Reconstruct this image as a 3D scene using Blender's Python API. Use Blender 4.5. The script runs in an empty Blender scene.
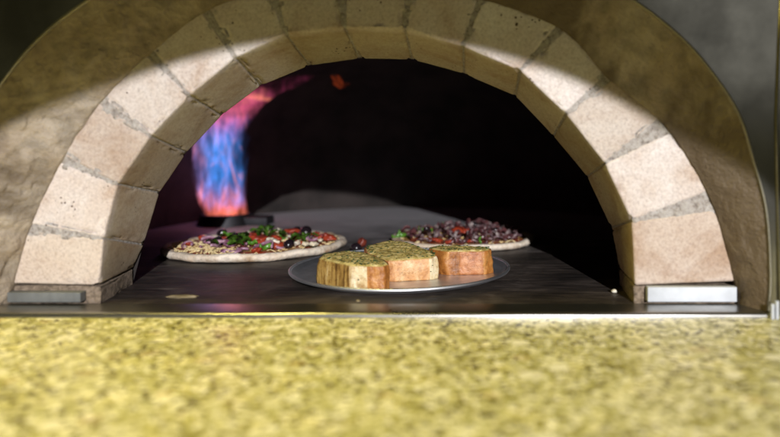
import bpy, bmesh, math, random
from mathutils import Vector, noise, Matrix
random.seed(7)
S = bpy.context.scene
C = S.collection
R = math.radians
PI = math.pi

# ------------------------------------------------------------------ camera model
F, CX, CY, H = 650.0, 466.0, 143.0, 0.2       # focal length in photo pixels, vanishing point, eye height
def P(px, py, y):                              # a point of the photograph at depth y
    return Vector(((px - CX) / F * y, y, H + (CY - py) / F * y))

# ------------------------------------------------------------------ material helpers
def mat(name):
    m = bpy.data.materials.new(name); m.use_nodes = True
    return m, m.node_tree.nodes, m.node_tree.links, m.node_tree.nodes['Principled BSDF']
def nd(n, t, **kw):
    x = n.new(t)
    for k, v in kw.items():
        if k in x.inputs: x.inputs[k].default_value = v
        else: setattr(x, k, v)
    return x
def ramp(n, stops, interp='LINEAR'):
    r = n.new('ShaderNodeValToRGB'); r.color_ramp.interpolation = interp
    e = r.color_ramp.elements
    while len(e) < len(stops): e.new(0.5)
    for i, (p, c) in enumerate(stops):
        e[i].position = p
        e[i].color = (c, c, c, 1) if isinstance(c, (int, float)) else (*c, 1)
    return r
def coord(n, l, scale=(1, 1, 1), rot=(0, 0, 0), kind='Object'):
    tc = n.new('ShaderNodeTexCoord'); mp = n.new('ShaderNodeMapping')
    mp.inputs['Scale'].default_value = scale; mp.inputs['Rotation'].default_value = rot
    l.new(tc.outputs[kind], mp.inputs['Vector'])
    return mp.outputs['Vector']
def noi(n, l, v, scale, detail=4, rough=.55, dist=0):
    x = nd(n, 'ShaderNodeTexNoise', Scale=scale, Detail=detail, Roughness=rough, Distortion=dist)
    l.new(v, x.inputs['Vector']); return x.outputs['Fac']
def mix(n, l, fac, a, b, mode='MIX'):
    x = n.new('ShaderNodeMix'); x.data_type = 'RGBA'; x.blend_type = mode
    for s, v in ((0, fac), (6, a), (7, b)):
        if isinstance(v, (int, float)): x.inputs[s].default_value = v
        elif isinstance(v, tuple): x.inputs[s].default_value = (*v, 1)
        else: l.new(v, x.inputs[s])
    return x.outputs[2]
def mth(n, l, op, a, b=0.0, clamp=False):
    x = n.new('ShaderNodeMath'); x.operation = op; x.use_clamp = clamp
    for i, v in enumerate((a, b)):
        if isinstance(v, (int, float)): x.inputs[i].default_value = v
        else: l.new(v, x.inputs[i])
    return x.outputs[0]
def bump(n, l, bs, h, strength, dist):
    b = nd(n, 'ShaderNodeBump', Strength=strength, Distance=dist)
    l.new(h, b.inputs['Height']); l.new(b.outputs['Normal'], bs.inputs['Normal'])

M = {}
def simple(name, col, rough=.5, metal=0, var=.25, scale=60, bmp=0, bd=.001, sss=0, col2=None, coat=0, spec=.5):
    m, n, l, b = mat(name)
    v = coord(n, l)
    f = noi(n, l, v, scale, 5)
    c2 = col2 or tuple(x * (1 - var) for x in col)
    r = ramp(n, [(.35, c2), (.65, col)])
    l.new(f, r.inputs['Fac']); l.new(r.outputs['Color'], b.inputs['Base Color'])
    b.inputs['Roughness'].default_value = rough; b.inputs['Metallic'].default_value = metal
    b.inputs['Specular IOR Level'].default_value = spec
    if sss:
        b.inputs['Subsurface Weight'].default_value = sss
        b.inputs['Subsurface Radius'].default_value = (.006, .003, .0015); b.inputs['Subsurface Scale'].default_value = 1
    if coat: b.inputs['Coat Weight'].default_value = coat; b.inputs['Coat Roughness'].default_value = .15
    if bmp: bump(n, l, b, noi(n, l, v, scale * 2, 6, .65), bmp, bd)
    M[name] = m
    return m

YF = .807
def brick_material():
    m, n, l, b = mat('firebrick')
    v = coord(n, l)
    big = noi(n, l, v, 11, 7, .66, .4)
    fine = noi(n, l, v, 260, 6, .8)
    mid = noi(n, l, v, 40, 7, .72)
    r = ramp(n, [(.32, (.41, .325, .265)), (.46, (.53, .48, .45)), (.66, (.61, .59, .585))])
    l.new(big, r.inputs['Fac'])
    r2 = ramp(n, [(.34, (.72, .69, .68)), (.5, (.97, .97, .97)), (.66, (1.12, 1.12, 1.12))])
    l.new(fine, r2.inputs['Fac'])
    c = mix(n, l, 1.0, r.outputs['Color'], r2.outputs['Color'], 'MULTIPLY')
    r3 = ramp(n, [(.36, 1), (.46, 0)]); l.new(mid, r3.inputs['Fac'])
    st = mth(n, l, 'MULTIPLY', r3.outputs['Color'], .2)
    c = mix(n, l, st, c, (.34, .25, .215))
    # pits
    vo = nd(n, 'ShaderNodeTexVoronoi', Scale=150); l.new(v, vo.inputs['Vector'])
    pk = noi(n, l, v, 22, 2)
    thr = mth(n, l, 'MULTIPLY', mth(n, l, 'SUBTRACT', pk, .53, True), 1.3)
    pit = mth(n, l, 'LESS_THAN', vo.outputs['Distance'], thr)
    c = mix(n, l, pit, c, (.09, .06, .045))
    oi = n.new('ShaderNodeObjectInfo')
    tint = ramp(n, [(0, (.84, .78, .72)), (.5, (1, .96, .94)), (1, (1.1, 1.08, 1.08))]); l.new(oi.outputs['Random'], tint.inputs['Fac'])
    c = mix(n, l, 1.0, c, tint.outputs['Color'], 'MULTIPLY')
    c = mix(n, l, 1.0, c, oi.outputs['Color'], 'MULTIPLY')
    # brick turns browner behind the front face, with a ragged edge at the arris
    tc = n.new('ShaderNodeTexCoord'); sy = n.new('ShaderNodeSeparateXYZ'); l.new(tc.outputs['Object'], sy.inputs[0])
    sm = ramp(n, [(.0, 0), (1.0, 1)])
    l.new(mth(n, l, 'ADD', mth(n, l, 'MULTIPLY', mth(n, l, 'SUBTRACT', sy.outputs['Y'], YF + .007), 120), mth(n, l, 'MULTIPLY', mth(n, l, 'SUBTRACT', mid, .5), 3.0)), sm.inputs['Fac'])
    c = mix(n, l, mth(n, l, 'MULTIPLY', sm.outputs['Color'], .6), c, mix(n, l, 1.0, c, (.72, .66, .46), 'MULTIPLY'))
    l.new(c, b.inputs['Base Color']); b.inputs['Roughness'].default_value = .92
    b.inputs['Specular IOR Level'].default_value = .2
    h = mth(n, l, 'SUBTRACT', mth(n, l, 'ADD', mth(n, l, 'MULTIPLY', fine, .8), mth(n, l, 'MULTIPLY', mid, .3)), mth(n, l, 'MULTIPLY', pit, .8))
    bump(n, l, b, h, .38, .002)
    M['brick'] = m

def mortar_material():
    m, n, l, b = mat('mortar')
    v = coord(n, l)
    f = noi(n, l, v, 170, 6, .75)
    g = noi(n, l, v, 30, 3)
    r = ramp(n, [(.37, (.20, .17, .155)), (.46, (.42, .38, .355)), (.64, (.60, .57, .55))]); l.new(f, r.inputs['Fac'])
    c = mix(n, l, mth(n, l, 'MULTIPLY', g, .5), r.outputs['Color'], (.16, .13, .10))
    l.new(c, b.inputs['Base Color']); b.inputs['Roughness'].default_value = .95
    bump(n, l, b, f, .9, .004)
    M['mortar'] = m
    m2 = m.copy(); m2.name = 'mortar_bed'
    for x in m2.node_tree.nodes:
        if x.type == 'VALTORGB':
            for e, c_ in zip(x.color_ramp.elements, ((.06, .045, .03, 1), (.20, .145, .10, 1), (.36, .28, .21, 1))): e.color = c_
    M['mortar_bed'] = m2

def plaster_material():
    m, n, l, b = mat('plaster')
    v = coord(n, l)
    big = noi(n, l, v, 9, 5, .62, .6)
    mid = noi(n, l, v, 38, 6, .65)
    fine = noi(n, l, v, 210, 4, .6)
    r = ramp(n, [(.32, (.16, .115, .075)), (.5, (.27, .215, .155)), (.7, (.37, .315, .25))]); l.new(big, r.inputs['Fac'])
    r2 = ramp(n, [(.36, .68), (.56, 1.05)]); l.new(mid, r2.inputs['Fac'])
    c = mix(n, l, 1.0, r.outputs['Color'], r2.outputs['Color'], 'MULTIPLY')
    # soot patches with their own outline
    sp = noi(n, l, v, 4.2, 5, .6, .4)
    r3 = ramp(n, [(.47, 0), (.55, .85)]); l.new(sp, r3.inputs['Fac'])
    c = mix(n, l, r3.outputs['Color'], c, (.07, .045, .022))
    l.new(c, b.inputs['Base Color']); b.inputs['Roughness'].default_value = .6
    bump(n, l, b, mth(n, l, 'ADD', mth(n, l, 'MULTIPLY', mid, 2.0), mth(n, l, 'MULTIPLY', fine, .5)), .6, .006)
    M['plaster'] = m

def granite_material():
    m, n, l, b = mat('granite')
    v = coord(n, l, (1, 1, 1))
    vd = noi(n, l, v, 90, 3)
    vo = nd(n, 'ShaderNodeTexVoronoi', Scale=215); vo.feature = 'F1'
    vv = n.new('ShaderNodeVectorMath'); vv.operation = 'MULTIPLY_ADD'
    nz = nd(n, 'ShaderNodeTexNoise', Scale=120, Detail=3); l.new(v, nz.inputs['Vector'])
    l.new(nz.outputs['Color'], vv.inputs[0]); vv.inputs[1].default_value = (.012, .012, .012); l.new(v, vv.inputs[2])
    l.new(vv.outputs[0], vo.inputs['Vector'])
    sx = n.new('ShaderNodeSeparateColor'); l.new(vo.outputs['Color'], sx.inputs['Color'])
    r = ramp(n, [(0, (.11, .09, .025)), (.09, (.27, .24, .065)), (.24, (.45, .42, .17)), (.50, (.60, .56, .29)), (.72, (.74, .70, .47)), (.88, (.84, .80, .62))], 'CONSTANT')
    l.new(sx.outputs['Red'], r.inputs['Fac'])
    # larger blotches : olive, cream, orange quartz
    g = noi(n, l, v, 24, 5, .65)
    r2 = ramp(n, [(.36, (.80, .78, .60)), (.5, (1, 1, 1)), (.64, (1.15, 1.12, 1.05))]); l.new(g, r2.inputs['Fac'])
    c = mix(n, l, 1.0, r.outputs['Color'], r2.outputs['Color'], 'MULTIPLY')
    vo2 = nd(n, 'ShaderNodeTexVoronoi', Scale=34); l.new(vv.outputs[0], vo2.inputs['Vector'])
    s2 = n.new('ShaderNodeSeparateColor'); l.new(vo2.outputs['Color'], s2.inputs['Color'])
    far = mth(n, l, 'LESS_THAN', vo2.outputs['Distance'], .33)
    o1 = mth(n, l, 'MULTIPLY', mth(n, l, 'GREATER_THAN', s2.outputs['Red'], .86), far)
    o2 = mth(n, l, 'MULTIPLY', mth(n, l, 'LESS_THAN', s2.outputs['Red'], .17), far)
    c = mix(n, l, mth(n, l, 'MULTIPLY', o1, .22), c, (.55, .34, .15))
    c = mix(n, l, mth(n, l, 'MULTIPLY', o2, .8), c, (.85, .80, .62))
    dk = noi(n, l, v, 110, 4, .6)
    rd = ramp(n, [(.32, 1), (.40, 0)]); l.new(dk, rd.inputs['Fac'])
    c = mix(n, l, mth(n, l, 'MULTIPLY', rd.outputs['Color'], .75), c, (.07, .055, .02))
    l.new(c, b.inputs['Base Color']); b.inputs['Roughness'].default_value = .34; b.inputs['Specular IOR Level'].default_value = .16
    bump(n, l, b, dk, .06, .001)
    M['granite'] = m

def steel_material(name, col, rough, streak=(3, 1, 90), bmp=.05, metal=1.0, stain=.5):
    m, n, l, b = mat(name)
    v = coord(n, l, streak)
    s = noi(n, l, v, 6, 5, .6)
    w = noi(n, l, coord(n, l), 9, 5, .6)
    r = ramp(n, [(.3, tuple(x * .78 for x in col)), (.7, col)]); l.new(s, r.inputs['Fac'])
    r2 = ramp(n, [(.35, 1 - stain), (.6, 1)]); l.new(w, r2.inputs['Fac'])
    c = mix(n, l, 1.0, r.outputs['Color'], r2.outputs['Color'], 'MULTIPLY')
    l.new(c, b.inputs['Base Color']); b.inputs['Metallic'].default_value = metal
    rr = ramp(n, [(.3, rough * 1.45), (.7, rough)]); l.new(w, rr.inputs['Fac']); l.new(rr.outputs['Color'], b.inputs['Roughness'])
    bump(n, l, b, s, bmp, .001)
    M[name] = m

def hearth_material():
    m, n, l, b = mat('hearth_stone')
    v = coord(n, l)
    big = noi(n, l, coord(n, l, (1, 1.7, 1)), 9, 7, .68, .8)
    st = noi(n, l, coord(n, l, (9, 60, 1), (0, 0, .25)), 1.6, 5, .6)
    fine = noi(n, l, v, 160, 5, .65)
    r = ramp(n, [(.36, (.012, .009, .007)), (.52, (.036, .027, .022)), (.68, (.095, .077, .066))]); l.new(big, r.inputs['Fac'])
    r2 = ramp(n, [(.36, .5), (.66, 1.5)]); l.new(st, r2.inputs['Fac'])
    c = mix(n, l, 1.0, r.outputs['Color'], r2.outputs['Color'], 'MULTIPLY')
    fl = ramp(n, [(.66, 0), (.74, .35)]); l.new(fine, fl.inputs['Fac'])
    c = mix(n, l, fl.outputs['Color'], c, (.3, .27, .25))
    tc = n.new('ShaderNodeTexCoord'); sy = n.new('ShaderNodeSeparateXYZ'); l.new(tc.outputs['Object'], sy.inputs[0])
    pale_back = ramp(n, [(.30, 0), (.62, 1)])  # floor colour turns paler grey towards the back
    l.new(mth(n, l, 'ADD', mth(n, l, 'MULTIPLY', mth(n, l, 'SUBTRACT', sy.outputs['Y'], .95), .55), mth(n, l, 'MULTIPLY', big, .35)), pale_back.inputs['Fac'])
    c = mix(n, l, mth(n, l, 'MULTIPLY', pale_back.outputs['Color'], .8), c, (.42, .41, .435))
    l.new(c, b.inputs['Base Color'])
    rr = ramp(n, [(.3, .42), (.7, .62)]); l.new(st, rr.inputs['Fac']); l.new(rr.outputs['Color'], b.inputs['Roughness'])
    bump(n, l, b, mth(n, l, 'ADD', fine, mth(n, l, 'MULTIPLY', big, 2)), .25, .002)
    M['hearth'] = m

def bread_material(name, stops, streak, sss=.1, rough=.55, scale=1.0):
    m, n, l, b = mat(name)
    v = coord(n, l, streak)
    s = noi(n, l, v, 2.2 * scale, 6, .62, .3)
    v2 = coord(n, l)
    f = noi(n, l, v2, 150, 5, .7)
    r = ramp(n, stops); l.new(s, r.inputs['Fac'])
    r2 = ramp(n, [(.36, (.55, .45, .32)), (.52, (1, 1, 1))]); l.new(f, r2.inputs['Fac'])
    c = mix(n, l, .7, r.outputs['Color'], r2.outputs['Color'], 'MULTIPLY')
    l.new(c, b.inputs['Base Color']); b.inputs['Roughness'].default_value = rough
    b.inputs['Subsurface Weight'].default_value = sss
    b.inputs['Subsurface Radius'].default_value = (.004, .002, .001); b.inputs['Subsurface Scale'].default_value = 1
    bump(n, l, b, mth(n, l, 'ADD', f, s), .55, .0025)
    M[name] = m

def crust_material():
    m, n, l, b = mat('pizza_crust')
    v = coord(n, l)
    a = noi(n, l, v, 22, 5, .6); f = noi(n, l, v, 120, 5, .6)
    r = ramp(n, [(.34, (.34, .20, .10)), (.45, (.58, .46, .34)), (.62, (.72, .63, .52))]); l.new(a, r.inputs['Fac'])
    r2 = ramp(n, [(.36, .7), (.55, 1)]); l.new(f, r2.inputs['Fac'])
    l.new(mix(n, l, 1.0, r.outputs['Color'], r2.outputs['Color'], 'MULTIPLY'), b.inputs['Base Color'])
    b.inputs['Roughness'].default_value = .75
    b.inputs['Subsurface Weight'].default_value = .1; b.inputs['Subsurface Radius'].default_value = (.004, .002, .001)
    bump(n, l, b, mth(n, l, 'ADD', a, f), .4, .003)
    M['crust'] = m

def flame_material(name, dens, top=.34, mostly_orange=False):
    m, n, l, b = mat(name)
    n.remove(b)
    out = n['Material Output']
    tc = n.new('ShaderNodeTexCoord')
    sep = n.new('ShaderNodeSeparateXYZ'); l.new(tc.outputs['Object'], sep.inputs[0])
    v = coord(n, l, (1, 1, .28))
    a = noi(n, l, v, 34, 3, .5, 1.6)
    bq = noi(n, l, coord(n, l, (1, 1, .32), (0, 0, 1.0)), 46, 3, .5, 1.4)
    z = mth(n, l, 'MULTIPLY', sep.outputs['Z'], 1 / top)
    bl = noi(n, l, coord(n, l, (1, 1, .7)), 17, 2, .5, .5)
    tail = ramp(n, [(.70, 0), (.84, 1)]); l.new(z, tail.inputs['Fac'])
    at_ = noi(n, l, coord(n, l, (.3, 1, 1), (0, .45, 0)), 34, 3, .5, .6)
    fm = n.new('ShaderNodeMix'); l.new(tail.outputs['Color'], fm.inputs[0]); l.new(a, fm.inputs[2]); l.new(at_, fm.inputs[3])
    a = fm.outputs[0]
    # colour: orange feet, blue body, pink to magenta crown
    zr = ramp(n, [(0, (1.0, .20, .06)), (.11, (1.0, .19, .14)), (.21, (.22, .20, .60)), (.30, (.04, .23, .74)), (.62, (.05, .22, .70)), (.72, (.42, .15, .48)), (.80, (.85, .15, .24)), (.9, (.55, .07, .18)), (1, (.35, .04, .12))])
    zz = mth(n, l, 'ADD', z, mth(n, l, 'MULTIPLY', mth(n, l, 'SUBTRACT', bq, .5), .55))
    l.new(zz, zr.inputs['Fac'])
    hot = ramp(n, [(.60, 0), (.69, .9)]); l.new(a, hot.inputs['Fac'])
    c = mix(n, l, hot.outputs['Color'], zr.outputs['Color'], (1.0, .27, .16))
    # the left flank burns pink
    ed = ramp(n, [(0, 1), (.5, 0)])
    ex = mth(n, l, 'MULTIPLY', mth(n, l, 'ADD', sep.outputs['X'], .085), 10.0)
    l.new(mth(n, l, 'ADD', ex, mth(n, l, 'MULTIPLY', mth(n, l, 'SUBTRACT', bq, .5), .8)), ed.inputs['Fac'])
    c = mix(n, l, mth(n, l, 'MULTIPLY', ed.outputs['Color'], .55), c, (.85, .18, .30))
    if mostly_orange: c = mix(n, l, .92, c, (1.0, .12, .02))
    d1 = ramp(n, [(.40, .04), (.50, .6), (.62, 2.8)]); l.new(mth(n, l, 'ADD', mth(n, l, 'MULTIPLY', a, .5), mth(n, l, 'MULTIPLY', bq, .5)), d1.inputs['Fac'])
    zf = ramp(n, [(0, 1.5), (.1, 1.25), (.5, 1.0), (.75, 1.1), (.9, .9), (1, .5)]); l.new(z, zf.inputs['Fac'])
    st = mth(n, l, 'MULTIPLY', mth(n, l, 'MULTIPLY', d1.outputs['Color'], zf.outputs['Color']), dens)
    if not mostly_orange:                            # thins out towards the flanks
        ax = ramp(n, [(0, .5), (.094, .47), (.223, .435), (.382, .42), (.54, .43), (.69, .49), (.79, .59), (.88, .75)])
        l.new(z, ax.inputs['Fac'])
        dx = mth(n, l, 'ABSOLUTE', mth(n, l, 'SUBTRACT', sep.outputs['X'], mth(n, l, 'MULTIPLY', mth(n, l, 'SUBTRACT', ax.outputs['Color'], .5), .246)))
        wob = mth(n, l, 'MULTIPLY', mth(n, l, 'SUBTRACT', bl, .5), .11)
        fo = ramp(n, [(.40, 1), (1.0, .0)], 'EASE'); l.new(mth(n, l, 'DIVIDE', mth(n, l, 'ADD', dx, wob), .070), fo.inputs['Fac'])
        up = ramp(n, [(.70, 0), (.84, 1)]); l.new(z, up.inputs['Fac'])
        st = mth(n, l, 'MULTIPLY', st, mth(n, l, 'MAXIMUM', fo.outputs['Color'], mth(n, l, 'MULTIPLY', up.outputs['Color'], .9)))
        st = mth(n, l, 'MULTIPLY', st, 1.35)
    em = n.new('ShaderNodeEmission'); l.new(c, em.inputs['Color']); l.new(st, em.inputs['Strength'])
    l.new(em.outputs[0], out.inputs['Volume'])
    M[name] = m

brick_material(); mortar_material(); plaster_material(); granite_material(); hearth_material(); crust_material()
steel_material('facade_steel', (.50, .49, .455), .15, (4, 4, 3), bmp=.012, stain=.42)
steel_material('rim_steel', (.30, .28, .22), .34, stain=.3)
steel_material('strip_steel', (.42, .41, .385), .26, (2, 60, 60), stain=.55)
steel_material('plate_steel', (.58, .61, .66), .55, (5, 5, 5), metal=.25, stain=.18, bmp=.02)
steel_material('dull_plate_steel', (.24, .25, .25), .5, (20, 4, 4), metal=.6, stain=.4)
steel_material('pan_aluminium', (.76, .78, .83), .36, (6, 6, 6), stain=.25)
steel_material('rim_aluminium', (.86, .88, .93), .38, (6, 6, 6), stain=.1)
steel_material('burner_iron', (.05, .05, .055), .5, (5, 5, 5), stain=.3)
simple('soot', (.028, .021, .019), .9, scale=10, var=.5, bmp=.5, bd=.01, col2=(.008, .006, .005))
bread_material('crumb_streaky', [(.36, (.09, .042, .010)), (.46, (.26, .145, .034)), (.56, (.44, .28, .08)), (.68, (.64, .49, .25))], (48, 48, 6), rough=.42)
bread_material('crumb_pale', [(.32, (.46, .19, .06)), (.5, (.62, .33, .135)), (.68, (.74, .55, .32))], (22, 22, 14), rough=.42)
bread_material('crumb_cream', [(.34, (.42, .25, .09)), (.5, (.64, .50, .28)), (.66, (.76, .67, .48))], (26, 26, 10), rough=.45)
bread_material('crust_gold', [(.34, (.22, .075, .016)), (.5, (.38, .145, .03)), (.66, (.54, .26, .075))], (34, 34, 12), rough=.36)
bread_material('crumb_ruddy', [(.34, (.28, .085, .028)), (.5, (.44, .165, .06)), (.66, (.58, .27, .12))], (24, 24, 20), rough=.36)
bread_material('herb_butter', [(.30, (.10, .08, .016)), (.40, (.36, .27, .07)), (.52, (.54, .42, .135)), (.68, (.68, .56, .26))], (34, 34, 34), sss=.05, rough=.6, scale=1.6)
simple('herb', (.035, .075, .012), .6, scale=90, var=.5)
simple('sauce', (.38, .055, .015), .32, scale=45, bmp=.5, bd=.003, col2=(.20, .03, .008))
simple('sundried', (.17, .03, .016), .35, scale=90, col2=(.07, .012, .008))
simple('olive_black', (.014, .009, .012), .22, scale=40, coat=.3)
simple('tomato_red', (.36, .05, .02), .36, scale=70, col2=(.20, .022, .010), sss=.1)
simple('onion_purple', (.42, .25, .33), .4, scale=40, col2=(.13, .03, .075), sss=.1)
simple('pepper_green', (.10, .26, .025), .35, scale=50, col2=(.05, .14, .012), coat=.2)
simple('leaf_green', (.12, .25, .03), .42, scale=60, col2=(.05, .12, .012))
simple('cheese_cream', (.74, .60, .34), .5, scale=50, col2=(.62, .42, .17), sss=.15)
simple('feta_white', (.72, .68, .58), .6, scale=90, sss=.1, col2=(.56, .46, .30), bmp=.5, bd=.002)
simple('ham_purple', (.125, .045, .046), .34, scale=40, col2=(.035, .012, .016), coat=.2)
simple('onion_cooked', (.21, .135, .14), .4, scale=30, col2=(.045, .018, .024))
simple('mushroom', (.27, .21, .20), .5, scale=40, col2=(.10, .07, .075))
simple('crumb_bit', (.20, .155, .085), .7, scale=90)
nt = M['sauce'].node_tree; _n, _l = nt.nodes, nt.links; _b = _n['Principled BSDF']
_src = _b.inputs['Base Color'].links[0].from_socket
_v = coord(_n, _l); _f = noi(_n, _l, _v, 38, 5, .65, .6)
_r = ramp(_n, [(.50, 0), (.57, 1)]); _l.new(_f, _r.inputs['Fac'])
_l.new(mix(_n, _l, mth(_n, _l, 'MULTIPLY', _r.outputs['Color'], .85), _src, (.56, .36, .13)), _b.inputs['Base Color'])
flame_material('flame_gas', 8.6)
flame_material('flame_orange', 5.0, mostly_orange=True)

# ------------------------------------------------------------------ object helpers
def link(name, bm, m, parent=None, smooth=True, ang=None):
    me = bpy.data.meshes.new(name)
    bmesh.ops.recalc_face_normals(bm, faces=bm.faces[:])
    if smooth:
        for f in bm.faces: f.smooth = True
        if ang:
            for e in bm.edges:
                if len(e.link_faces) == 2 and e.calc_face_angle(0) > ang: e.smooth = False
    bm.to_mesh(me); bm.free()
    for x in (m if isinstance(m, list) else [m]): me.materials.append(x)
    o = bpy.data.objects.new(name, me); C.objects.link(o)
    if parent: o.parent = parent
    return o
def tag(o, label, cat, group=None):
    o['label'] = label; o['category'] = cat
    if group: o['group'] = group
    return o
def empty(name, loc, label, cat, group=None):
    o = bpy.data.objects.new(name, None); o.empty_display_size = .02; C.objects.link(o); o.location = loc
    return tag(o, label, cat, group)
def nz(p, s, seed=0.0): return noise.noise(Vector((p.x * s + seed, p.y * s - seed * 1.7, p.z * s + seed * .6)))
def fr(p, s, seed=0.0): return noise.fractal(Vector((p.x * s + seed, p.y * s - seed, p.z * s + seed * .5)), .9, 2.1, 4)
def smooth_poly(pts, n):
    """Catmull-Rom through pts, resampled to n+1 points at equal arc length"""
    q = [pts[0] * 2 - pts[1]] + pts + [pts[-1] * 2 - pts[-2]]
    d = []
    for i in range(1, len(q) - 2):
        for k in range(20):
            t = k / 20
            a, b, c, e = q[i - 1], q[i], q[i + 1], q[i + 2]
            d.append(.5 * ((2 * b) + (c - a) * t + (2 * a - 5 * b + 4 * c - e) * t * t + (3 * b - a - 3 * c + e) * t ** 3))
    d.append(pts[-1])
    L = [0]
    for i in range(1, len(d)): L.append(L[-1] + (d[i] - d[i - 1]).length)
    out, j = [], 0
    for k in range(n + 1):
        s = L[-1] * k / n
        while j < len(L) - 2 and L[j + 1] < s: j += 1
        t = (s - L[j]) / max(1e-9, L[j + 1] - L[j])
        out.append(d[j].lerp(d[j + 1], min(1, t)))
    return out
def box_bm(bm, x0, x1, y0, y1, z0, z1, bev=0):
    r = bmesh.ops.create_cube(bm, size=1)
    vs = r['verts']
    for v in vs:
        v.co = Vector((x0 if v.co.x < 0 else x1, y0 if v.co.y < 0 else y1, z0 if v.co.z < 0 else z1))
    if bev:
        es = list({e for v in vs for e in v.link_edges})
        bmesh.ops.bevel(bm, geom=es, offset=bev, segments=3, affect='EDGES', profile=.6)
def grid_hexa(c, nu, nv, nw):
    """closed hexahedron with gridded faces; c[i][j][k] = corner (u,v,w)"""
    bm = bmesh.new()
    def at(u, v, w):
        a = c[0][0][0].lerp(c[1][0][0], u).lerp(c[0][1][0].lerp(c[1][1][0], u), v)
        b = c[0][0][1].lerp(c[1][0][1], u).lerp(c[0][1][1].lerp(c[1][1][1], u), v)
        return a.lerp(b, w)
    def sheet(fn, na, nb):
        g = [[bm.verts.new(fn(i / na, j / nb)) for j in range(nb + 1)] for i in range(na + 1)]
        for i in range(na):
            for j in range(nb): bm.faces.new((g[i][j], g[i + 1][j], g[i + 1][j + 1], g[i][j + 1]))
    for e in (0, 1):
        sheet(lambda a, b: at(a, b, e), nu, nv)
        sheet(lambda a, b: at(a, e, b), nu, nw)
        sheet(lambda a, b: at(e, a, b), nv, nw)
    bmesh.ops.remove_doubles(bm, verts=bm.verts[:], dist=1e-6)
    bmesh.ops.recalc_face_normals(bm, faces=bm.faces[:])
    return bm
def roughen(bm, seed, bev, amp, chip):
    es = [e for e in bm.edges if len(e.link_faces) == 2 and e.calc_face_angle(0) > .6]
    ev = {v for e in es for v in e.verts}
    sharp = [v.co.copy() for v in ev]
    bmesh.ops.bevel(bm, geom=es, offset=bev, segments=2, affect='EDGES', profile=.5)
    bm.normal_update()
    new = {}
    for v in bm.verts:
        p = v.co
        d = amp * (.7 * noise.noise(p * 20 + Vector((seed, 0, 0))) + .25 * fr(p, 70, seed + 3))
        new[v] = p + v.normal * d
    for v in bm.verts:
        near = sum(1 for f in v.link_faces) and any(f.calc_area() < 5.5e-6 for f in v.link_faces)
        q = new[v]
        if near:
            k = max(0.0, fr(v.co, 55, seed + 9) + .05) * chip
            q = q - v.normal * k
        v.co = q

# ------------------------------------------------------------------ the arch opening, read off the photograph
YF, YB, YP = .807, .922, .762                   # brick face, back of bricks, metal front panel
IF = [(99, 291), (103, 238), (117, 184), (150, 136), (189, 95), (235, 57), (286, 34), (345, 28), (405, 29), (463, 46), (520, 70), (566, 113), (605, 163), (632, 221), (635, 286)]
IB = [(133, 299), (144, 245), (160, 193), (187, 153), (222, 116), (261, 86), (310, 66), (360, 59), (412, 60), (464, 74), (515, 96), (553, 136), (587, 177), (611, 228), (619, 286)]
OF = [(6, 294), (24, 228), (58, 156), (98, 98), (146, 50), (205, 6), (270, -16), (340, -24), (412, -22), (482, -6), (562, 24), (613, 76), (670, 124), (716, 200), (741, 286)]
nJ = len(IF)
If = [P(x, y, YF) for x, y in IF]; Ib = [P(x, y, YB) for x, y in IB]; Of = [P(x, y, YF) for x, y in OF]
for L_ in (If, Ib, Of):
    for i in (0, -1): L_[i].z = max(L_[i].z, .0225) if L_ is not Ib else .0225
Ob = [Vector((o.x, YB, o.z)) for o in Of]

oven = empty('pizza_oven', (-.12, YP, 0), 'stone hearth pizza oven with a pale firebrick arch set in a dark steel front', 'oven')
def child(name, bm, m, parent=None, **kw):
    o = link(name, bm, m, None, **kw)
    p = parent or oven
    o.parent = p
    w = Vector((0, 0, 0)); q = p
    while q: w += q.location; q = q.parent
    o.location = -w                              # mesh data are in world coordinates
    return o
BT = {0: (.86, .79, .70), 1: (.94, .90, .86), 2: (.96, .93, .91), 12: (.97, .96, .95), 13: (.96, .91, .86)}   # tanner, slightly darker bricks towards the feet
arch = bpy.data.objects.new('brick_arch', None); arch.empty_display_size = .02; C.objects.link(arch); arch.parent = oven
for i in range(nJ - 1):
    gi, go = .0007, .0034 + .0030 * (i % 3 == 1)                         # half joint at the inner and the outer edge
    def cut(a, b, g):
        d = (b - a).normalized()
        return a + d * g, b - d * g
    a0, a1 = cut(If[i], If[i + 1], gi if 0 < i else gi); b0, b1 = cut(Of[i], Of[i + 1], go)
    c0, c1 = cut(Ib[i], Ib[i + 1], gi); d0, d1 = cut(Ob[i], Ob[i + 1], go)
    if i in (11, 12): b1 = b1 + (b0 - b1).normalized() * .010     # thick wedge joints low on the right
    if i in (12, 13): b0 = b0 + (b1 - b0).normalized() * .006
    c = [[[a0, c0], [b0, d0]], [[a1, c1], [b1, d1]]]
    bm = grid_hexa(c, 20, 26, 24)
    roughen(bm, i * 3.7, .0026, .0007, .0052)
    child('brick', bm, M['brick'], arch, ang=1.2).color = (*BT.get(i, (1, 1, 1)), 1)
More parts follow.
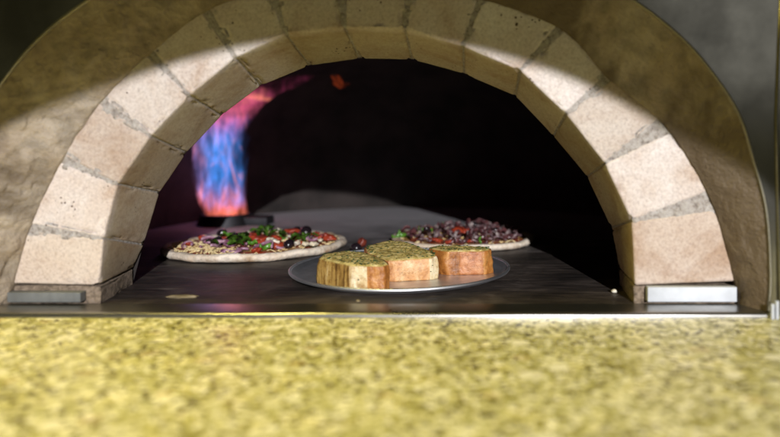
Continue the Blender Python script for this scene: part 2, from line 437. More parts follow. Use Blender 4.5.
# mortar between the bricks: one wedge per joint, set back a little from the faces
for i in range(1, nJ - 1):
    ti = (If[i + 1] - If[i - 1]).normalized(); to = (Of[i + 1] - Of[i - 1]).normalized()
    off = Vector((0, .0008, 0)); up = (Of[i] - If[i]).normalized() * .0014
    wi, wo = .003, .013 if i < 11 else .019
    e_ = (Of[i] - If[i]).normalized() * -.006
    c = [[[If[i] - ti * wi + off + up, Ib[i] - ti * wi + up], [Of[i] - to * wo + off + e_, Ob[i] - to * wo + e_]],
         [[If[i] + ti * wi + off + up, Ib[i] + ti * wi + up], [Of[i] + to * wo + off + e_, Ob[i] + to * wo + e_]]]
    w = grid_hexa(c, 6, 40, 20)
    w.normal_update()
    for v in w.verts: v.co = v.co + Vector((0, -1, 0)) * (.0012 * fr(v.co, 150, i)) * (1 if v.co.y < YF + .01 else .3)
    child('mortar_joint', w, M['mortar'], arch)
# rough bed of mortar under each foot of the arch
for (xa, xb, xc, xd) in ((If[0].x + .001, Of[0].x - .02, Ib[0].x, Ob[0].x - .02), (If[-1].x - .001, Of[-1].x + .012, Ib[-1].x, Ob[-1].x + .012)):
    z0, z1 = -.002, .0215
    c = [[[Vector((xa, YF + .003, z0)), Vector((xc, YB, z0))], [Vector((xa, YF + .003, z1)), Vector((xc, YB, z1))]],
         [[Vector((xb, YF + .003, z0)), Vector((xd, YB, z0))], [Vector((xb, YF + .003, z1)), Vector((xd, YB, z1))]]]
    w = grid_hexa(c, 30, 10, 24)
    roughen(w, xa * 9, .002, .0022, .004)
    child('mortar_bed', w, M['mortar_bed'])
# metal shims under the feet
bm = bmesh.new(); a = P(647.5, 287, .8); b = P(736.5, 304, .8)
box_bm(bm, a.x, b.x, .7985, .8085, .0046, a.z, .0008)
child('foot_plate', bm, M['plate_steel'], ang=.5)['label'] = 'bright clean metal plate under the right foot'
bm = bmesh.new(); a = P(9, 292, .8); b = P(82, 308.5, .8)
box_bm(bm, a.x, b.x, .7965, .8085, .0046, a.z, .0008)
child('foot_plate', bm, M['dull_plate_steel'], ang=.5)['label'] = 'dull grey metal plate under the left foot'

# plaster reveal between the panel's edge and the brick ring
fac_px = [(768, 313), (770, 274), (766, 212), (754, 163), (738, 113), (707, 66), (675, 32), (633, 0), (560, -46), (465, -80), (361, -92)]
left = [(722 - x, y) for x, y in fac_px[:-1]]
ring_px = left + fac_px[::-1]
N = 420
ringP = smooth_poly([P(x, y, YP) for x, y in ring_px], N)
ofx = [(4, 312)] + OF[:1] + OF[1:-1] + OF[-1:] + [(742, 304)]
ringO = smooth_poly([Vector((*(P(x, y, YF - .0022).xy), max(0.0, P(x, y, YF - .0022).z))) for x, y in ofx], N)
ringO = [p - Vector((p.x + .115, 0, max(0, p.z))).normalized() * (.0062 + .0012 * noise.noise(p * 14) + .0006 * fr(p, 60, 6)) for p in ringO]
bm = bmesh.new(); rows = 30
g = []
for i in range(N + 1):
    col = []
    out = (ringP[i] - Vector((-.12, YP, 0))); out.y = 0; out.normalize()
    for j in range(rows + 1):
        t = j / rows
        p = ringP[i].lerp(ringO[i], t)
        p = p - out * (.0045 * math.sin(PI * t))                        # gently rounded
        lump = (.0042 * fr(p, 22, 5) + .0022 * fr(p, 70, 2)) * (.45 if p.x > -.1 else .45 + .55 * min(1, (-.1 - p.x) / .15))
        k_ = min(1, max(0, (-.22 - p.x) / .12)); lump += k_ * (.0034 * fr(p, 44, 8) + .0046 * max(0, nz(p, 80, 3)) + .0022 * fr(p, 140, 1))
        p = p - out * lump * min(1, 6 * t) * min(1, (1 - t) * 5 + .12)
        col.append(bm.verts.new(p))
    p = ringO[i] + out * .001 + Vector((0, .012, 0)); col.append(bm.verts.new(p))
    g.append(col)
for i in range(N):
    for j in range(rows + 1): bm.faces.new((g[i][j], g[i + 1][j], g[i + 1][j + 1], g[i][j + 1]))
child('plaster_reveal', bm, M['plaster'])

# steel front panel with its arched cut-out
bm = bmesh.new()
ZT, XL, XR = 1.05, -1.15, 1.0
def outer(p):
    d = p - Vector((-.12, YP, 0)); ks = []
    if d.x > 1e-6: ks.append((XR + .12) / d.x)
    if d.x < -1e-6: ks.append((XL + .12) / d.x)
    if d.z > 1e-6: ks.append(ZT / d.z)
    return Vector((-.12, YP, 0)) + d * min(ks)
pr = None
for i in range(N + 1):
    a = ringP[i]; o_ = outer(a)
    cur = [bm.verts.new(a + Vector((0, .012, 0))), bm.verts.new(a), bm.verts.new(a.lerp(o_, .3)), bm.verts.new(o_), bm.verts.new(o_ + Vector((0, .012, 0)))]
    if pr:
        for j in range(4): bm.faces.new((pr[j], cur[j], cur[j + 1], pr[j + 1]))
    pr = cur
child('front_panel', bm, M['facade_steel'], ang=.5)
def tube(bm, pts, rad, seg=8, cap=True, flat=1.0, closed=False):
    rings = []
    n_ = len(pts)
    up0 = Vector((0, 1, 0))
    for i, p in enumerate(pts):
        t = (pts[(i + 1) % n_ if closed else min(i + 1, n_ - 1)] - pts[(i - 1) % n_ if closed else max(i - 1, 0)]).normalized()
        s = t.cross(up0)
        if s.length < .05: s = t.cross(Vector((1, 0, .3)))
        s.normalize(); u = s.cross(t)
        r = rad(i / max(1, n_ - 1)) if callable(rad) else rad
        rings.append([bm.verts.new(p + s * r * math.cos(2 * PI * k / seg) + u * r * flat * math.sin(2 * PI * k / seg)) for k in range(seg)])
    for i in range(n_ if closed else n_ - 1):
        a, b = rings[i], rings[(i + 1) % n_]
        for k in range(seg): bm.faces.new((a[k], a[(k + 1) % seg], b[(k + 1) % seg], b[k]))
    if cap and not closed:
        bm.faces.new(rings[0]); bm.faces.new(rings[-1])
bm = bmesh.new()
tube(bm, [p + Vector((0, -.001, 0)) for p in ringP], .0019, 10)
child('panel_rim', bm, M['rim_steel'])
# streak of reflection put in as a thin tube, right of the arch
bm = bmesh.new()
a, b = P(776, 20, YP), P(762, -60, YP)
tube(bm, [P(784, -60, YP - .001), P(779, 40, YP - .001), P(776, 120, YP - .001), P(779, 312, YP - .001)], .0016, 6)
child('reflection_streak', bm, M['rim_steel'])
bm = bmesh.new()
for (px, y0, y1) in ((772.5, 304, 315), (777, 301, 316)):
    a, b = P(px, y1, .748), P(px, y0, .748)
    tube(bm, [Vector((a.x, .748, -.0026)), b], .0022, 10)
child('latch_pin', bm, M['plate_steel'], ang=.8)

# dome and the wall behind the brick ring
DX, DY, DR = -.115, 1.41, .62
bm = bmesh.new()
prof = [(1.0, -.003)] + [(1.0, .002), (1.0, .012), (.998, .03), (.995, .055), (.985, .09), (.965, .14)] + [(.965 * math.cos(t), .14 + .32 * math.sin(t)) for t in [k * PI / 2 / 16 for k in range(1, 17)]]
g = []
for k in range(97):
    a = 2 * PI * k / 96
    g.append([bm.verts.new((DX + r * DR * math.cos(a), DY + r * DR * math.sin(a), z)) for r, z in prof])
for k in range(96):
    for j in range(len(prof) - 1): bm.faces.new((g[k][j], g[k + 1][j], g[k + 1][j + 1], g[k][j + 1]))
bmesh.ops.remove_doubles(bm, verts=bm.verts[:], dist=1e-5)
for v in bm.verts:
    if v.co.z > .02:
        d = Vector((v.co.x - DX, v.co.y - DY, 0)).normalized()
        v.co -= d * .006 * fr(v.co, 9, 4)
bmesh.ops.bisect_plane(bm, geom=bm.verts[:] + bm.edges[:] + bm.faces[:], plane_co=(0, .932, 0), plane_no=(0, -1, 0), clear_outer=True)
child('dome', bm, M['soot'])
bm = bmesh.new()
rb = [Ib[0] * 1] + Ib[1:-1] + [Ib[-1] * 1]
rb[0] = Vector((Ib[0].x, YB, -.003)); rb[-1] = Vector((Ib[-1].x, YB, -.003))
pr = None
for p in rb:
    d = p - Vector((-.1, YB, 0)); d.y = 0
    q = Vector((-.1, .926, 0)) + d.normalized() * .9
    cur = [bm.verts.new(Vector((p.x, .926, p.z)) + d.normalized() * .003), bm.verts.new(q), bm.verts.new(q + Vector((0, .02, 0)))]
    if pr:
        bm.faces.new((pr[0], cur[0], cur[1], pr[1])); bm.faces.new((pr[1], cur[1], cur[2], pr[2]))
    pr = cur
child('dome_front', bm, M['soot'])
# metal threshold strip
bm = bmesh.new()
xe = P(767, 315, .752).x
prof = [(.8, -.004), (.8, .0020), (.7580, .0030), (.7545, .0027), (.7525, .0012), (.7520, -.0005), (.7520, -.0032)]
xs = [-.95 + (xe + .95) * k / 160 for k in range(161)]
g = [[bm.verts.new((x, y + .0006 * noise.noise(Vector((x * 14, 0, 1))), z + (.0005 * noise.noise(Vector((x * 9, 3, y))) if z > 0 else 0))) for y, z in prof] for x in xs]
for i in range(160):
    for j in range(len(prof) - 1): bm.faces.new((g[i][j], g[i + 1][j], g[i + 1][j + 1], g[i][j + 1]))
bm.faces.new(g[0]); bm.faces.new(g[-1])
child('threshold_strip', bm, M['strip_steel'], ang=.9)

# ------------------------------------------------------------------ setting: hearth floor and counter
def structure(name, bm, m, **kw):
    o = link(name, bm, m, **kw); o['kind'] = 'structure'; return o
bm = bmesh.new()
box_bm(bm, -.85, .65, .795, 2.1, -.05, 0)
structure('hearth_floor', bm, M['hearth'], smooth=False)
bm = bmesh.new()
box_bm(bm, -1.3, 1.1, -.02, .79, -.045, -.0026, .0015)
structure('countertop', bm, M['granite'], ang=.5)

# ------------------------------------------------------------------ burner and flame
BY = 1.60
bx, bz = P(226, 221, BY).x, P(226, 221, BY).z
burner = empty('gas_burner', (bx, BY, 0), 'dark iron gas burner at the left back, behind the olive pizza', 'burner')
def sub(name, bm, m, parent, **kw):
    o = link(name, bm, m, parent, **kw); return o
bm = bmesh.new()
bmesh.ops.create_cone(bm, cap_ends=True, segments=40, radius1=.068, radius2=.060, depth=.022, matrix=Matrix.Translation((0, 0, .011)))
box_bm(bm, .02, .11, -.03, .03, .0, .020, .004)
sub('burner_body', bm, M['burner_iron'], burner, ang=.5)
bm = bmesh.new()
tube(bm, [Vector((.056 * math.cos(a), .056 * math.sin(a), .022)) for a in [2 * PI * k / 40 for k in range(40)]], .005, 8, closed=True)
sub('burner_ring', bm, M['burner_iron'], burner)

fp = [(227, 224, 1.60, 20), (224, 208, 1.60, 22.5), (220.5, 190, 1.60, 26.5), (219, 168, 1.60, 28), (220, 146, 1.59, 28), (226, 126, 1.58, 25), (236, 111, 1.57, 19), (252, 99, 1.56, 12), (274, 88.5, 1.55, 7.5), (296, 81, 1.54, 6), (314, 76, 1.53, 1.5)]
base = P(227, 221, BY)
axis = smooth_poly([P(x, y, d) for x, y, d, r in fp], 70)
bm = bmesh.new(); rings = []
seg = 40
for i, p in enumerate(axis):
    t = i / 70 * (len(fp) - 1); k = min(int(t), len(fp) - 2)
    r = (fp[k][3] + (fp[k + 1][3] - fp[k][3]) * (t - k)) / F * BY
    tan = (axis[min(i + 1, 70)] - axis[max(i - 1, 0)]).normalized()
    s = tan.cross(Vector((0, 1, 0))).normalized(); u = s.cross(tan)
    rg = []
    for q in range(seg):
        a = 2 * PI * q / seg
        d = s * math.cos(a) + u * math.sin(a) * .8
        w = 1 + .16 * noise.noise(Vector((math.cos(a) * 1.6, math.sin(a) * 1.6, i * .09))) + .12 * noise.noise(Vector((math.cos(a) * 3.5, math.sin(a) * 3.5, i * .16 + 7)))
        rg.append(bm.verts.new(p + d * r * w - base))
    rings.append(rg)
for i in range(70):
    for q in range(seg): bm.faces.new((rings[i][q], rings[i][(q + 1) % seg], rings[i + 1][(q + 1) % seg], rings[i + 1][q]))
bm.faces.new(rings[0]); bm.faces.new(rings[-1])
fl = link('flame', bm, M['flame_gas']); fl.location = base
tag(fl, 'tall blue gas flame with orange feet and a pink tail curling along the dome', 'flame')
bm = bmesh.new()
wb = P(338, 82, 1.5)
pts = smooth_poly([P(331, 76, 1.5) - wb, P(336, 79, 1.5) - wb, P(341, 84, 1.5) - wb, P(349, 84, 1.5) - wb], 16)
tube(bm, pts, lambda t: .004 + .009 * math.sin(PI * min(1, t * 1.05 + .02)) ** 1.2, 14)
for v in bm.verts: v.co += Vector((1, .4, 1)) * .004 * noise.noise(v.co * 90)
wf = link('flame', bm, M['flame_orange']); wf.location = wb
tag(wf, 'small loose orange lick of fire under the top of the dome', 'flame')

# ------------------------------------------------------------------ pan
pan_c = Vector((-.101, 1.010, 0)); pr_ = .1685
pan = empty('pizza_pan', pan_c, 'round aluminium pan carrying three pieces of garlic bread', 'pan')
def lathe(prof, seg=96, close=False):
    bm = bmesh.new(); g = []
    for k in range(seg):
        a = 2 * PI * k / seg
        g.append([bm.verts.new((r * math.cos(a), r * math.sin(a), z)) for r, z in prof])
    for k in range(seg):
        for j in range(len(prof) - 1): bm.faces.new((g[k][j], g[(k + 1) % seg][j], g[(k + 1) % seg][j + 1], g[k][j + 1]))
    bmesh.ops.remove_doubles(bm, verts=bm.verts[:], dist=1e-6)
    return bm
bm = lathe([(0, .0012), (.154, .0012), (.159, .0026), (.1640, .0068), (.1655, .0078), (.1650, .0092), (.1625, .0082), (.158, .0044), (.153, .0032), (0, .0032)])
sub('pan_dish', bm, M['pan_aluminium'], pan)
bm = bmesh.new()
tube(bm, [Vector((.1668 * math.cos(a),   .1668 * math.sin(a), .0085)) for a in [2 * PI * k / 128 for k in range(128)]], .0024, 10, closed=True)
sub('rolled_rim', bm, M['rim_aluminium'], pan)

# ------------------------------------------------------------------ garlic bread
def bread(out, h, z0, mats, segs, label, seed, crust_idx, lean=0.0, top_drop=0.0):
    """out: plan outline in world x,y; segs: per outline edge material index; crust_idx: edges that carry crust"""
    cx = sum(p[0] for p in out) / len(out); cy = sum(p[1] for p in out) / len(out)
    root = empty('garlic_bread', (cx, cy, z0), label, 'garlic bread', 'pieces of garlic bread on the pan')
    pts, ids = [], []
    n_ = len(out)
    per = 10
    for i in range(n_):
        a = Vector((*out[i], 0)) - Vector((cx, cy, 0)); b = Vector((*out[(i + 1) % n_], 0)) - Vector((cx, cy, 0))
        for k in range(per): pts.append(a.lerp(b, k / per)); ids.append(segs[i])
    # round the corners a little
    for _ in range(3):
        m_ = len(pts)
        pts = [pts[i] * .5 + pts[(i - 1) % m_] * .25 + pts[(i + 1) % m_] * .25 for i in range(m_)]
    m_ = len(pts)
    rows = 14
    def edge(i, t):
        p = pts[i]
        sc = 1 - .05 * t - .03 * (1 - t) ** 4 - .02 * t ** 6
        q = Vector((p.x * sc, p.y * sc, h * t - top_drop * (p.y) * t))
        nrm = Vector((p.x, p.y, 0)).normalized()
        q += nrm * (.0020 * fr(q, 38, seed) + (.0011 if q.x < 0 else .0006) * fr(Vector((q.x, q.y, q.z * .25)), 150, seed + 2))
        return q
    bm = bmesh.new()
    g = [[bm.verts.new(edge(i, j / rows)) for j in range(rows + 1)] for i in range(m_)]
    for i in range(m_):
        for j in range(rows):
            f = bm.faces.new((g[i][j], g[(i + 1) % m_][j], g[(i + 1) % m_][j + 1], g[i][j + 1])); f.material_index = ids[i]
    bm.faces.new([g[i][0] for i in range(m_)][::-1])
    f = bm.faces.new([g[i][rows] for i in range(m_)])
    sub('crumb', bm, mats, root)
    # crust: a skin a couple of millimetres thick over the chosen edges, slightly proud of the crumb
    ci = [i for i in range(m_) if (i // per) in crust_idx]
    bm = bmesh.new()
    runs, cur = [], []
    for i in range(m_):
        if i in ci: cur.append(i)
        elif cur: runs.append(cur); cur = []
    if cur: runs.append(cur)
    for run in runs:
        run = run + [(run[-1] + 1) % m_]
        gi = []
        for q, i in enumerate(run):
            e = min(1, min(q, len(run) - 1 - q) / 2.5)
            nrm = Vector((pts[i].x, pts[i].y, 0)).normalized()
            gi.append([bm.verts.new(edge(i, min(1, j / rows)) + nrm * (.0018 * e - .0003) + nrm * .0012 * e * fr(pts[i] + Vector((0, 0, j * .003)), 60, seed + 4) * .8) for j in range(rows + 1)])
        for q in range(len(run) - 1):
            for j in range(rows): bm.faces.new((gi[q][j], gi[q + 1][j], gi[q + 1][j + 1], gi[q][j + 1]))
        # lip folding over the top edge
    if runs: sub('crust', bm, M['crust_gold'], root)
    # herb butter spread on the top
    bm = bmesh.new()
    K = 16
    top = [edge(i, 1.0) for i in range(m_)]
    cen = sum(top, Vector()) / m_
    rg = []
    for k in range(K + 1):
        t = k / K
        ring = []
        for i in range(m_):
            s = 1.008 - t * .98
            p = cen + (top[i] - cen) * s
            p.z += .0009 + .0013 * min(1, t * 5) + (.0012 * fr(p, 110, seed + 1) + .0010 * fr(p, 260, seed + 5)) * min(1, t * 4) + .0006 * min(1, t * 2)
            if k == 0: p.z -= .0015 + .0045 * max(0, noise.noise(Vector((i * .22, seed, 0))))
            ring.append(bm.verts.new(p))
        rg.append(ring)
    for k in range(K):
        for i in range(m_): bm.faces.new((rg[k][i], rg[k][(i + 1) % m_], rg[k + 1][(i + 1) % m_], rg[k + 1][i]))
    bm.faces.new(rg[K])
    hb = sub('herb_butter', bm, M['herb_butter'], root)
    # chopped herbs on it: too many to count
    bm = bmesh.new(); rnd = random.Random(seed)
    for _ in range(150):
        i = rnd.randrange(m_); t = math.sqrt(rnd.random()) * .98
        p = cen + (top[i] - cen) * t
        p.z += .0026 + .0012 * fr(p, 110, seed + 1)
        if rnd.random() < .035:
            j = rnd.uniform(.2, .95); nrm = Vector((pts[i].x, pts[i].y, 0)).normalized(); p = edge(i, j) + nrm * .0016
        s = rnd.uniform(.0005, .0013)
        mt = Matrix.Translation(p) @ Matrix.Rotation(rnd.random() * 6, 4, 'Z') @ Matrix.Rotation(rnd.random(), 4, 'X') @ Matrix.Diagonal((s * 2.2, s, s * .5, 1))
        bmesh.ops.create_icosphere(bm, subdivisions=1, radius=1, matrix=mt)
    hf = sub('chopped_herbs', bm, M['herb'], hb); hf['kind'] = 'stuff'
    return root
PZ = .0034
bread([(-.208, .897), (-.154, .860), (-.130, .8575), (-.108, .857), (-.101, .868), (-.112, .893), (-.148, .930), (-.178, .936), (-.205, .918)], .0365, PZ,
      [M['crumb_streaky'], M['crumb_cream'], M['crust_gold']], [0, 1, 2, 2, 2, 2, 2, 0, 0],
      'front left piece of garlic bread, its cut side streaky yellow', 11.0, {2, 3, 4, 5}, top_drop=-.10)
bread([(-.150, .958), (-.112, .918), (-.048, .931), (-.038, .943), (-.046, .962), (-.092, 1.018), (-.125, 1.030), (-.156, .995)], .0355, PZ,
      [M['crumb_pale'], M['crumb_cream'], M['crust_gold']], [2, 0, 1, 1, 2, 2, 2, 2],
      'middle piece of garlic bread, pale orange side with a cream corner', 23.0, {4, 5, 6, 7}, top_drop=-.12)
bread([(-.062, .998), (-.031, .966), (-.010, .968), (.026, .970), (.041, .986), (.038, 1.006), (-.005, 1.018), (-.055, 1.018)], .0345, PZ,
      [M['crumb_ruddy'], M['crust_gold']], [1, 1, 0, 1, 1, 1, 1, 1],
      'right piece of garlic bread, browned reddish side and golden crust', 37.0, {0, 1, 3, 4, 5, 6, 7})

# ------------------------------------------------------------------ pizzas
def blob(sx, sy, sz, seed, sub_=2, amp=.22):
    bm = bmesh.new(); bmesh.ops.create_icosphere(bm, subdivisions=sub_, radius=1)
    for v in bm.verts:
        d = 1 + amp * noise.noise(v.co * 1.6 + Vector((seed, seed, 0)))
        v.co = Vector((v.co.x * sx * d, v.co.y * sy * d, v.co.z * sz * d))
    return bm
def mesh_of(name, bm, m):
    o = link(name, bm, m); me = o.data; bpy.data.objects.remove(o); return me
def leaf_bm(l, w, bend, seed):
    bm = bmesh.new(); g = []
    for i in range(9):
        t = i / 8
        ww = w * math.sin(PI * (t * .92 + .04)) ** .8 * (1 + .25 * math.sin(t * 21 + seed))
        col = []
        for j in range(5):
            s = (j - 2) / 2
            z = bend * math.sin(PI * t) + .25 * ww * abs(s) + .0012 * math.sin(9 * t + seed + 2 * s)
            col.append(bm.verts.new((l * (t - .5), ww * s, z)))
        g.append(col)
    for i in range(8):
        for j in range(4): bm.faces.new((g[i][j], g[i + 1][j], g[i + 1][j + 1], g[i][j + 1]))
    bmesh.ops.solidify(bm, geom=bm.faces[:], thickness=.0007)
    return bm
def arc_bm(rad, ang, wid, th, seed):
    bm = bmesh.new()
    pts = [Vector((rad * math.cos(ang * k / 16 - ang / 2), rad * math.sin(ang * k / 16 - ang / 2) * .85, .002 * math.sin(k * .5 + seed))) for k in range(17)]
    up0 = Vector((0, 0, 1)); rings = []
    for i, p in enumerate(pts):
        t = (pts[min(i + 1, 16)] - pts[max(i - 1, 0)]).normalized(); s = t.cross(up0).normalized()
        rings.append([bm.verts.new(p + s * th * math.cos(q * PI / 4) + up0 * wid * math.sin(q * PI / 4)) for q in range(8)])
    for i in range(16):
        for q in range(8): bm.faces.new((rings[i][q], rings[i][(q + 1) % 8], rings[i + 1][(q + 1) % 8], rings[i + 1][q]))
    bm.faces.new(rings[0]); bm.faces.new(rings[-1])
    return bm
def olive_bm(r):
    bm = bmesh.new(); rg = []
    for k in range(24):
        a = 2 * PI * k / 24
        rg.append([bm.verts.new(((r * .68 + r * .34 * math.cos(b)) * math.cos(a), (r * .68 + r * .34 * math.cos(b)) * math.sin(a), r * .42 * math.sin(b))) for b in [2 * PI * q / 12 for q in range(12)]])
    for k in range(24):
        for q in range(12): bm.faces.new((rg[k][q], rg[(k + 1) % 24][q], rg[(k + 1) % 24][(q + 1) % 12], rg[k][(q + 1) % 12]))
    return bm
V = {
 'olive': [mesh_of('olive', olive_bm(.0095), M['olive_black']), mesh_of('olive', blob(.0100, .0085, .0072, 3, 3, .06), M['olive_black'])],
 'tomato_piece': [mesh_of('tomato_piece', blob(.012, .009, .0045, s, 3, .5), M['tomato_red']) for s in (1, 5, 9)],
 'onion_ring': [mesh_of('onion_ring', arc_bm(r, a, .0026, .0012, s), M['onion_purple']) for r, a, s in ((.016, 4.2, 0), (.020, 2.6, 2), (.012, 5.4, 4))],
 'pepper_piece': [mesh_of('pepper_piece', arc_bm(.013, 1.8, .0042, .0018, s), M['pepper_green']) for s in (0, 3)],
 'herb_leaf': [mesh_of('herb_leaf', leaf_bm(l, w, b, s), M['leaf_green']) for l, w, b, s in ((.028, .008, .007, 0), (.022, .0075, .004, 2), (.032, .007, .009, 4))],
 'feta_piece': [mesh_of('feta_piece', blob(.0074, .0048, .0032, s, 3, .9), M['feta_white']) for s in (2, 6, 11)],
 'ham_strip': [mesh_of('ham_strip', arc_bm(r, a, w, .0016, s), M['ham_purple']) for r, a, w, s in ((.020, 1.8, .0048, 0), (.014, 2.8, .004, 3), (.026, 1.1, .0055, 5))],
 'cooked_onion': [mesh_of('cooked_onion', arc_bm(r, a, .0028, .0011, s), M['onion_cooked']) for r, a, s in ((.015, 3.0, 1), (.02, 2.0, 4))],
 'mushroom_slice': [mesh_of('mushroom_slice', arc_bm(.010, 2.4, .005, .0016, s), M['mushroom']) for s in (1, 2)],
}
def pizza(name, c, rx, ry, rot, label, group, seed, th, sauce_in):
    root = empty(name, (c[0], c[1], 0), label, 'pizza', group)
    cr, sr = math.cos(rot), math.sin(rot)
    def rim(a):
        k = 1 + .022 * noise.noise(Vector((math.cos(a) * 1.7, math.sin(a) * 1.7, seed))) + .012 * noise.noise(Vector((math.cos(a) * 6, math.sin(a) * 6, seed)))
        x, y = rx * math.cos(a) * k, ry * math.sin(a) * k
        return Vector((x * cr - y * sr, x * sr + y * cr, 0))
    prof = [(0, .0015), (.6, .0012), (.93, .0012), (.975, .003), (.996, th * .45), (1.0, th * .62), (.992, th * .85), (.972, th * .98), (.945, th), (.915, th * .93), (.88, th * .76), (.82, th * .66), (.6, th * .62), (.3, th * .62), (0, th * .62)]
    bm = bmesh.new(); g = []
    for k in range(120):
        d = rim(2 * PI * k / 120)
        col = []
        for s, z in prof:
            p = d * s + Vector((0, 0, z))
            if z > .002: p.z += .0028 * fr(p, 24, seed) * (1 if s > .5 else .3); p += d.normalized() * .0016 * fr(p, 45, seed + 2)
            col.append(bm.verts.new(p))
        g.append(col)
    for k in range(120):
        for j in range(len(prof) - 1): bm.faces.new((g[k][j], g[(k + 1) % 120][j], g[(k + 1) % 120][j + 1], g[k][j + 1]))
    bmesh.ops.remove_doubles(bm, verts=bm.verts[:], dist=1e-6)
    sub('crust', bm, M['crust'], root)
    bm = bmesh.new(); cen = bm.verts.new((0, 0, th * .62 + .003)); rr = []
    for s in (.3, .6, .8, sauce_in):
        rr.append([bm.verts.new(rim(2 * PI * k / 120) * (s * (1 + (.03 * noise.noise(Vector((k * .35, seed, 2))) if s == sauce_in else 0))) + Vector((0, 0, th * .66 + .003 - (.0036 if s == sauce_in else 0) + (.0012 * noise.noise(Vector((k * .4, s * 9, seed))) if s < sauce_in else 0.0016 * (th > .012))))) for k in range(120)])
    for k in range(120):
        bm.faces.new((cen, rr[0][k], rr[0][(k + 1) % 120]))
        for j in range(3): bm.faces.new((rr[j][k], rr[j + 1][k], rr[j + 1][(k + 1) % 120], rr[j][(k + 1) % 120]))
    sub('tomato_sauce', bm, M['sauce'], root)
    return root, rim
def put(root, kind, x, y, z, rz, tx=0.0, ty=0.0, s=1.0, v=None):
    ms = V[kind]
    o = bpy.data.objects.new(kind, ms[(v if v is not None else random.randrange(len(ms)))])
    C.objects.link(o); o.parent = root
    o.location = (x, y, z); o.rotation_euler = (tx, ty, rz); o.scale = (s, s, s)
    return o
def shreds(root, pts, seed, m):
    bm = bmesh.new(); rnd = random.Random(seed)
    for p in pts:
        l = rnd.uniform(.0035, .009); r = rnd.uniform(.0008, .0015)
        mt = Matrix.Translation(p) @ Matrix.Rotation(rnd.random() * 6.3, 4, 'Z') @ Matrix.Rotation(rnd.uniform(-.4, .4), 4, 'Y') @ Matrix.Diagonal((l, r, r, 1))
        bmesh.ops.create_icosphere(bm, subdivisions=1, radius=1, matrix=mt)
    o = sub('shredded_cheese', bm, m, root); o['kind'] = 'stuff'
rnd = random.Random(3)
def disc(rim, m):
    a = rnd.uniform(0, 2 * PI); s = math.sqrt(rnd.random()) * m
    return rim(a) * s
p1, rim1 = pizza('pizza', (-.392, 1.222), .166, .150, .55, 'pizza with black olives, green leaves and red onion in front of the flame', 'pizzas on the hearth', 4.0, .0155, .87)
T1 = .0125
shreds(p1, [disc(rim1, .9) * 1 + Vector((0, 0, T1 + rnd.uniform(0, .004))) for _ in range(330)] + [rim1(rnd.uniform(2.6, 4.2)) * rnd.uniform(.5, .93) + Vector((0, 0, T1 + .002)) for _ in range(220)], 5, M['cheese_cream'])
for kind, n_, m, zz in (('tomato_piece', 30, .80, .003), ('onion_ring', 16, .80, .004), ('pepper_piece', 10, .72, .004), ('herb_leaf', 9, .60, .007), ('feta_piece', 9, .84, .003)):
    for _ in range(n_):
        p = disc(rim1, m)
        put(p1, kind, p.x, p.y, T1 + zz + rnd.uniform(0, .005), rnd.uniform(0, 6.28), rnd.uniform(-.4, .4), rnd.uniform(-.4, .4), rnd.uniform(.8, 1.25))
def pz(px, py, z):                                  # point at height z seen at a photo pixel
    y = F * (H - z) / (py - CY)
    return Vector(((px - CX) / F * y, y, z))
o1 = p1.location
for px, py, z, s, v in ((289, 244, .021, 1.15, 1), (306, 231, .028, 1.35, 1), (297, 230, .024, 1.0, 1), (237, 237, .026, 1.2, 1), (216, 240, .024, 1.1, 0), (222, 233, .024, 1.0, 1)):
    p = pz(px, py, z) - o1; put(p1, 'olive', p.x, p.y, z, rnd.random() * 6, rnd.uniform(-.3, .3), rnd.uniform(-.3, .3), s, v)
for px, py, z in ((262, 233, .028), (270, 230, .031), (255, 231, .027), (275, 233, .027), (281, 235, .025), (238, 239, .026), (243, 236, .03), (230, 241, .025), (246, 241, .026), (300, 240, .024), (312, 236, .025)):
    for _ in range(2):
        p = pz(px + rnd.uniform(-3, 3), py + rnd.uniform(-1, 1), z) - o1; put(p1, 'herb_leaf', p.x, p.y, z, rnd.random() * 6, rnd.uniform(-.7, .7), rnd.uniform(-.7, .5), rnd.uniform(.6, .95))
for px, py, z, s in ((226, 251, .016, .8), (246, 248, .017, .9), (252, 245, .018, .9), (236, 252, .016, .8)):
    p = pz(px, py, z) - o1; put(p1, 'onion_ring', p.x, p.y, z, rnd.random() * 6, .15, .1, s)
for px, py, z, s in ((275, 242, .023, 1.5), (270, 240, .025, 1.2), (314, 244, .022, 1.0), (306, 244, .022, .9), (320, 240, .022, .9)):
    p = pz(px, py, z) - o1; put(p1, 'feta_piece', p.x, p.y, z, rnd.random() * 6, 0, 0, s)
for px, py, z, s in ((252, 238, .025, 1.2), (262, 239, .025, 1.2), (292, 231, .027, 1.2), (329, 238, .022, 1.2)):
    p = pz(px, py, z) - o1; put(p1, 'tomato_piece', p.x, p.y, z, rnd.random() * 6, 0, 0, s)

p2, rim2 = pizza('pizza', (-.008, 1.312), .143, .140, 0, 'pizza piled with purple ham and onion strips behind the right bread', 'pizzas on the hearth', 9.0, .0145, .88)
T2 = .012
shreds(p2, [disc(rim2, .9) + Vector((0, 0, T2 + rnd.uniform(0, .003))) for _ in range(160)], 8, M['cheese_cream'])
for kind, n_, m, zz, hh in (('ham_strip', 96, .80, .004, .019), ('cooked_onion', 70, .80, .004, .019), ('mushroom_slice', 26, .74, .006, .018), ('tomato_piece', 4, .74, .004, .008), ('pepper_piece', 5, .8, .006, .012), ('feta_piece', 4, .80, .006, .012), ('olive', 5, .7, .008, .02)):
    for _ in range(n_):
        p = disc(rim2, m); q = max(0, 1 - (p.length / .12) ** 2)
        put(p2, kind, p.x, p.y, T2 + zz + rnd.uniform(0.1, 1) * hh * q, rnd.uniform(0, 6.28), rnd.uniform(-.7, .7), rnd.uniform(-.6, .6), rnd.uniform(.5, .9))
o2 = p2.location
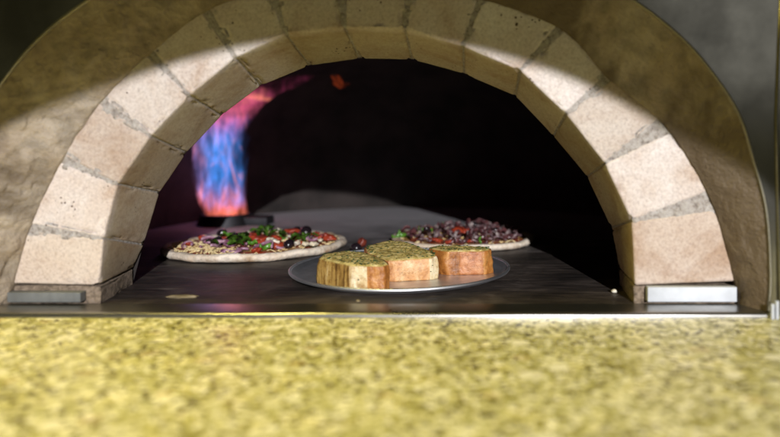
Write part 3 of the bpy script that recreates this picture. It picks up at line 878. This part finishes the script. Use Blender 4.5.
for px, py, z, s in ((460, 230, .029, 1.3), (455, 231, .027, 1.0), (467, 231, .028, 1.0), (437, 240, .018, .9), (431, 240, .017, .7), (449, 242, .017, .8), (470, 241, .018, .7)):
    p = pz(px, py, z) - o2; put(p2, 'tomato_piece', p.x, p.y, z, rnd.random() * 6, 0, .2, s)
for px, py, z, s in ((398, 235, .018, 1.0), (401, 234, .02, 1.1), (421, 229, .026, .9)):
    p = pz(px, py, z) - o2; put(p2, 'pepper_piece', p.x, p.y, z, rnd.random() * 6, .3, .2, s)

# ------------------------------------------------------------------ loose bits on the hearth
ol = mesh_of('olive', blob(.0105, .010, .0085, 4, 3, .1), M['olive_black'])
p = pz(356, 248, .008); o = bpy.data.objects.new('loose_olive', ol); C.objects.link(o); o.location = (p.x, p.y, .0085)
tag(o, 'black olive lying on the hearth just behind the pan', 'olive')
o = link('dried_tomato', blob(.0085, .008, .009, 6, 3, .5), M['sundried']); p = pz(361, 241, .014)
o.location = (p.x, p.y + .012, .009); tag(o, 'dark red tomato lump beside the loose olive behind the pan', 'tomato')
o = link('dough_scrap', blob(.019, .006, .0022, 2, 3, .6), M['crumb_bit']); p = pz(183, 296.5, .002)
o.location = (p.x, p.y, .002); tag(o, 'flat pale scrap of dough on the dark hearth at front left', 'dough scrap', 'crumbs on the hearth')
o = link('dough_scrap', blob(.0042, .0036, .0024, 8, 2, .5), M['feta_white']); p = pz(614, 291, .003)
o.location = (p.x, p.y, .003); tag(o, 'tiny white crumb by the right foot of the arch', 'crumb', 'crumbs on the hearth')
o = link('dough_scrap', blob(.0030, .0020, .0015, 5, 2, .5), M['crumb_bit']); p = pz(358, 301, .002)
o.location = (p.x, p.y, .002); tag(o, 'small pale crumb in front of the pan', 'crumb', 'crumbs on the hearth')

# ------------------------------------------------------------------ light
W = bpy.data.worlds.new('World'); S.world = W; W.use_nodes = True
W.node_tree.nodes['Background'].inputs['Color'].default_value = (.80, .74, .38, 1)
W.node_tree.nodes['Background'].inputs['Strength'].default_value = .045
def lamp(name, kind, loc, target, energy, color, **kw):
    d = bpy.data.lights.new(name, kind); d.energy = energy; d.color = color
    for k, v in kw.items(): setattr(d, k, v)
    o = bpy.data.objects.new(name, d); C.objects.link(o); o.location = loc
    o.rotation_euler = (Vector(target) - Vector(loc)).to_track_quat('-Z', 'Y').to_euler()
    return o
sp = Vector((.95, -4.0, 1.5))
ctr = P(322, 653, YF)                                # centre of the pool of light, on the plane of the bricks
lamp('spot_lamp', 'SPOT', sp, ctr, 1600, (1.0, .985, .99), spot_size=2 * math.atan(.755 / (ctr - sp).length), spot_blend=.025, shadow_soft_size=.008)
lamp('warm_lamp', 'AREA', (-.50, .655, 1.05), (-.40, .50, 0), 10.3, (1.0, .84, .20), shape='DISK', size=.16)
lamp('flame_light', 'POINT', (bx + .02, BY - .03, .12), (0, 0, 0), .20, (1.0, .22, .10), shadow_soft_size=.03)
lamp('panel_fill', 'AREA', (2.3, -3.05, 1.5), (.36, .76, .4), 3.4, (1.0, .98, .93), shape='SQUARE', size=2.0)  # added unseen source, placed for the grey reflection in the front panel

# ------------------------------------------------------------------ camera
cd = bpy.data.cameras.new('camera'); co = bpy.data.objects.new('camera', cd); C.objects.link(co)
co.location = (0, 0, H); co.rotation_euler = (PI / 2, 0, 0)
cd.sensor_width = 36; cd.lens = F / 780 * 36
cd.shift_x = (390 - CX) / 780; cd.shift_y = (CY - 218.5) / 780
cd.clip_start = .01; cd.clip_end = 50
cd.dof.use_dof = True; cd.dof.focus_distance = .97; cd.dof.aperture_fstop = 2.0
S.camera = co
S.view_settings.view_transform = 'Standard'; S.view_settings.look = 'None'
S.view_settings.exposure = 0; S.view_settings.gamma = 1
S.cycles.use_denoising = True
S.cycles.volume_step_rate = .6
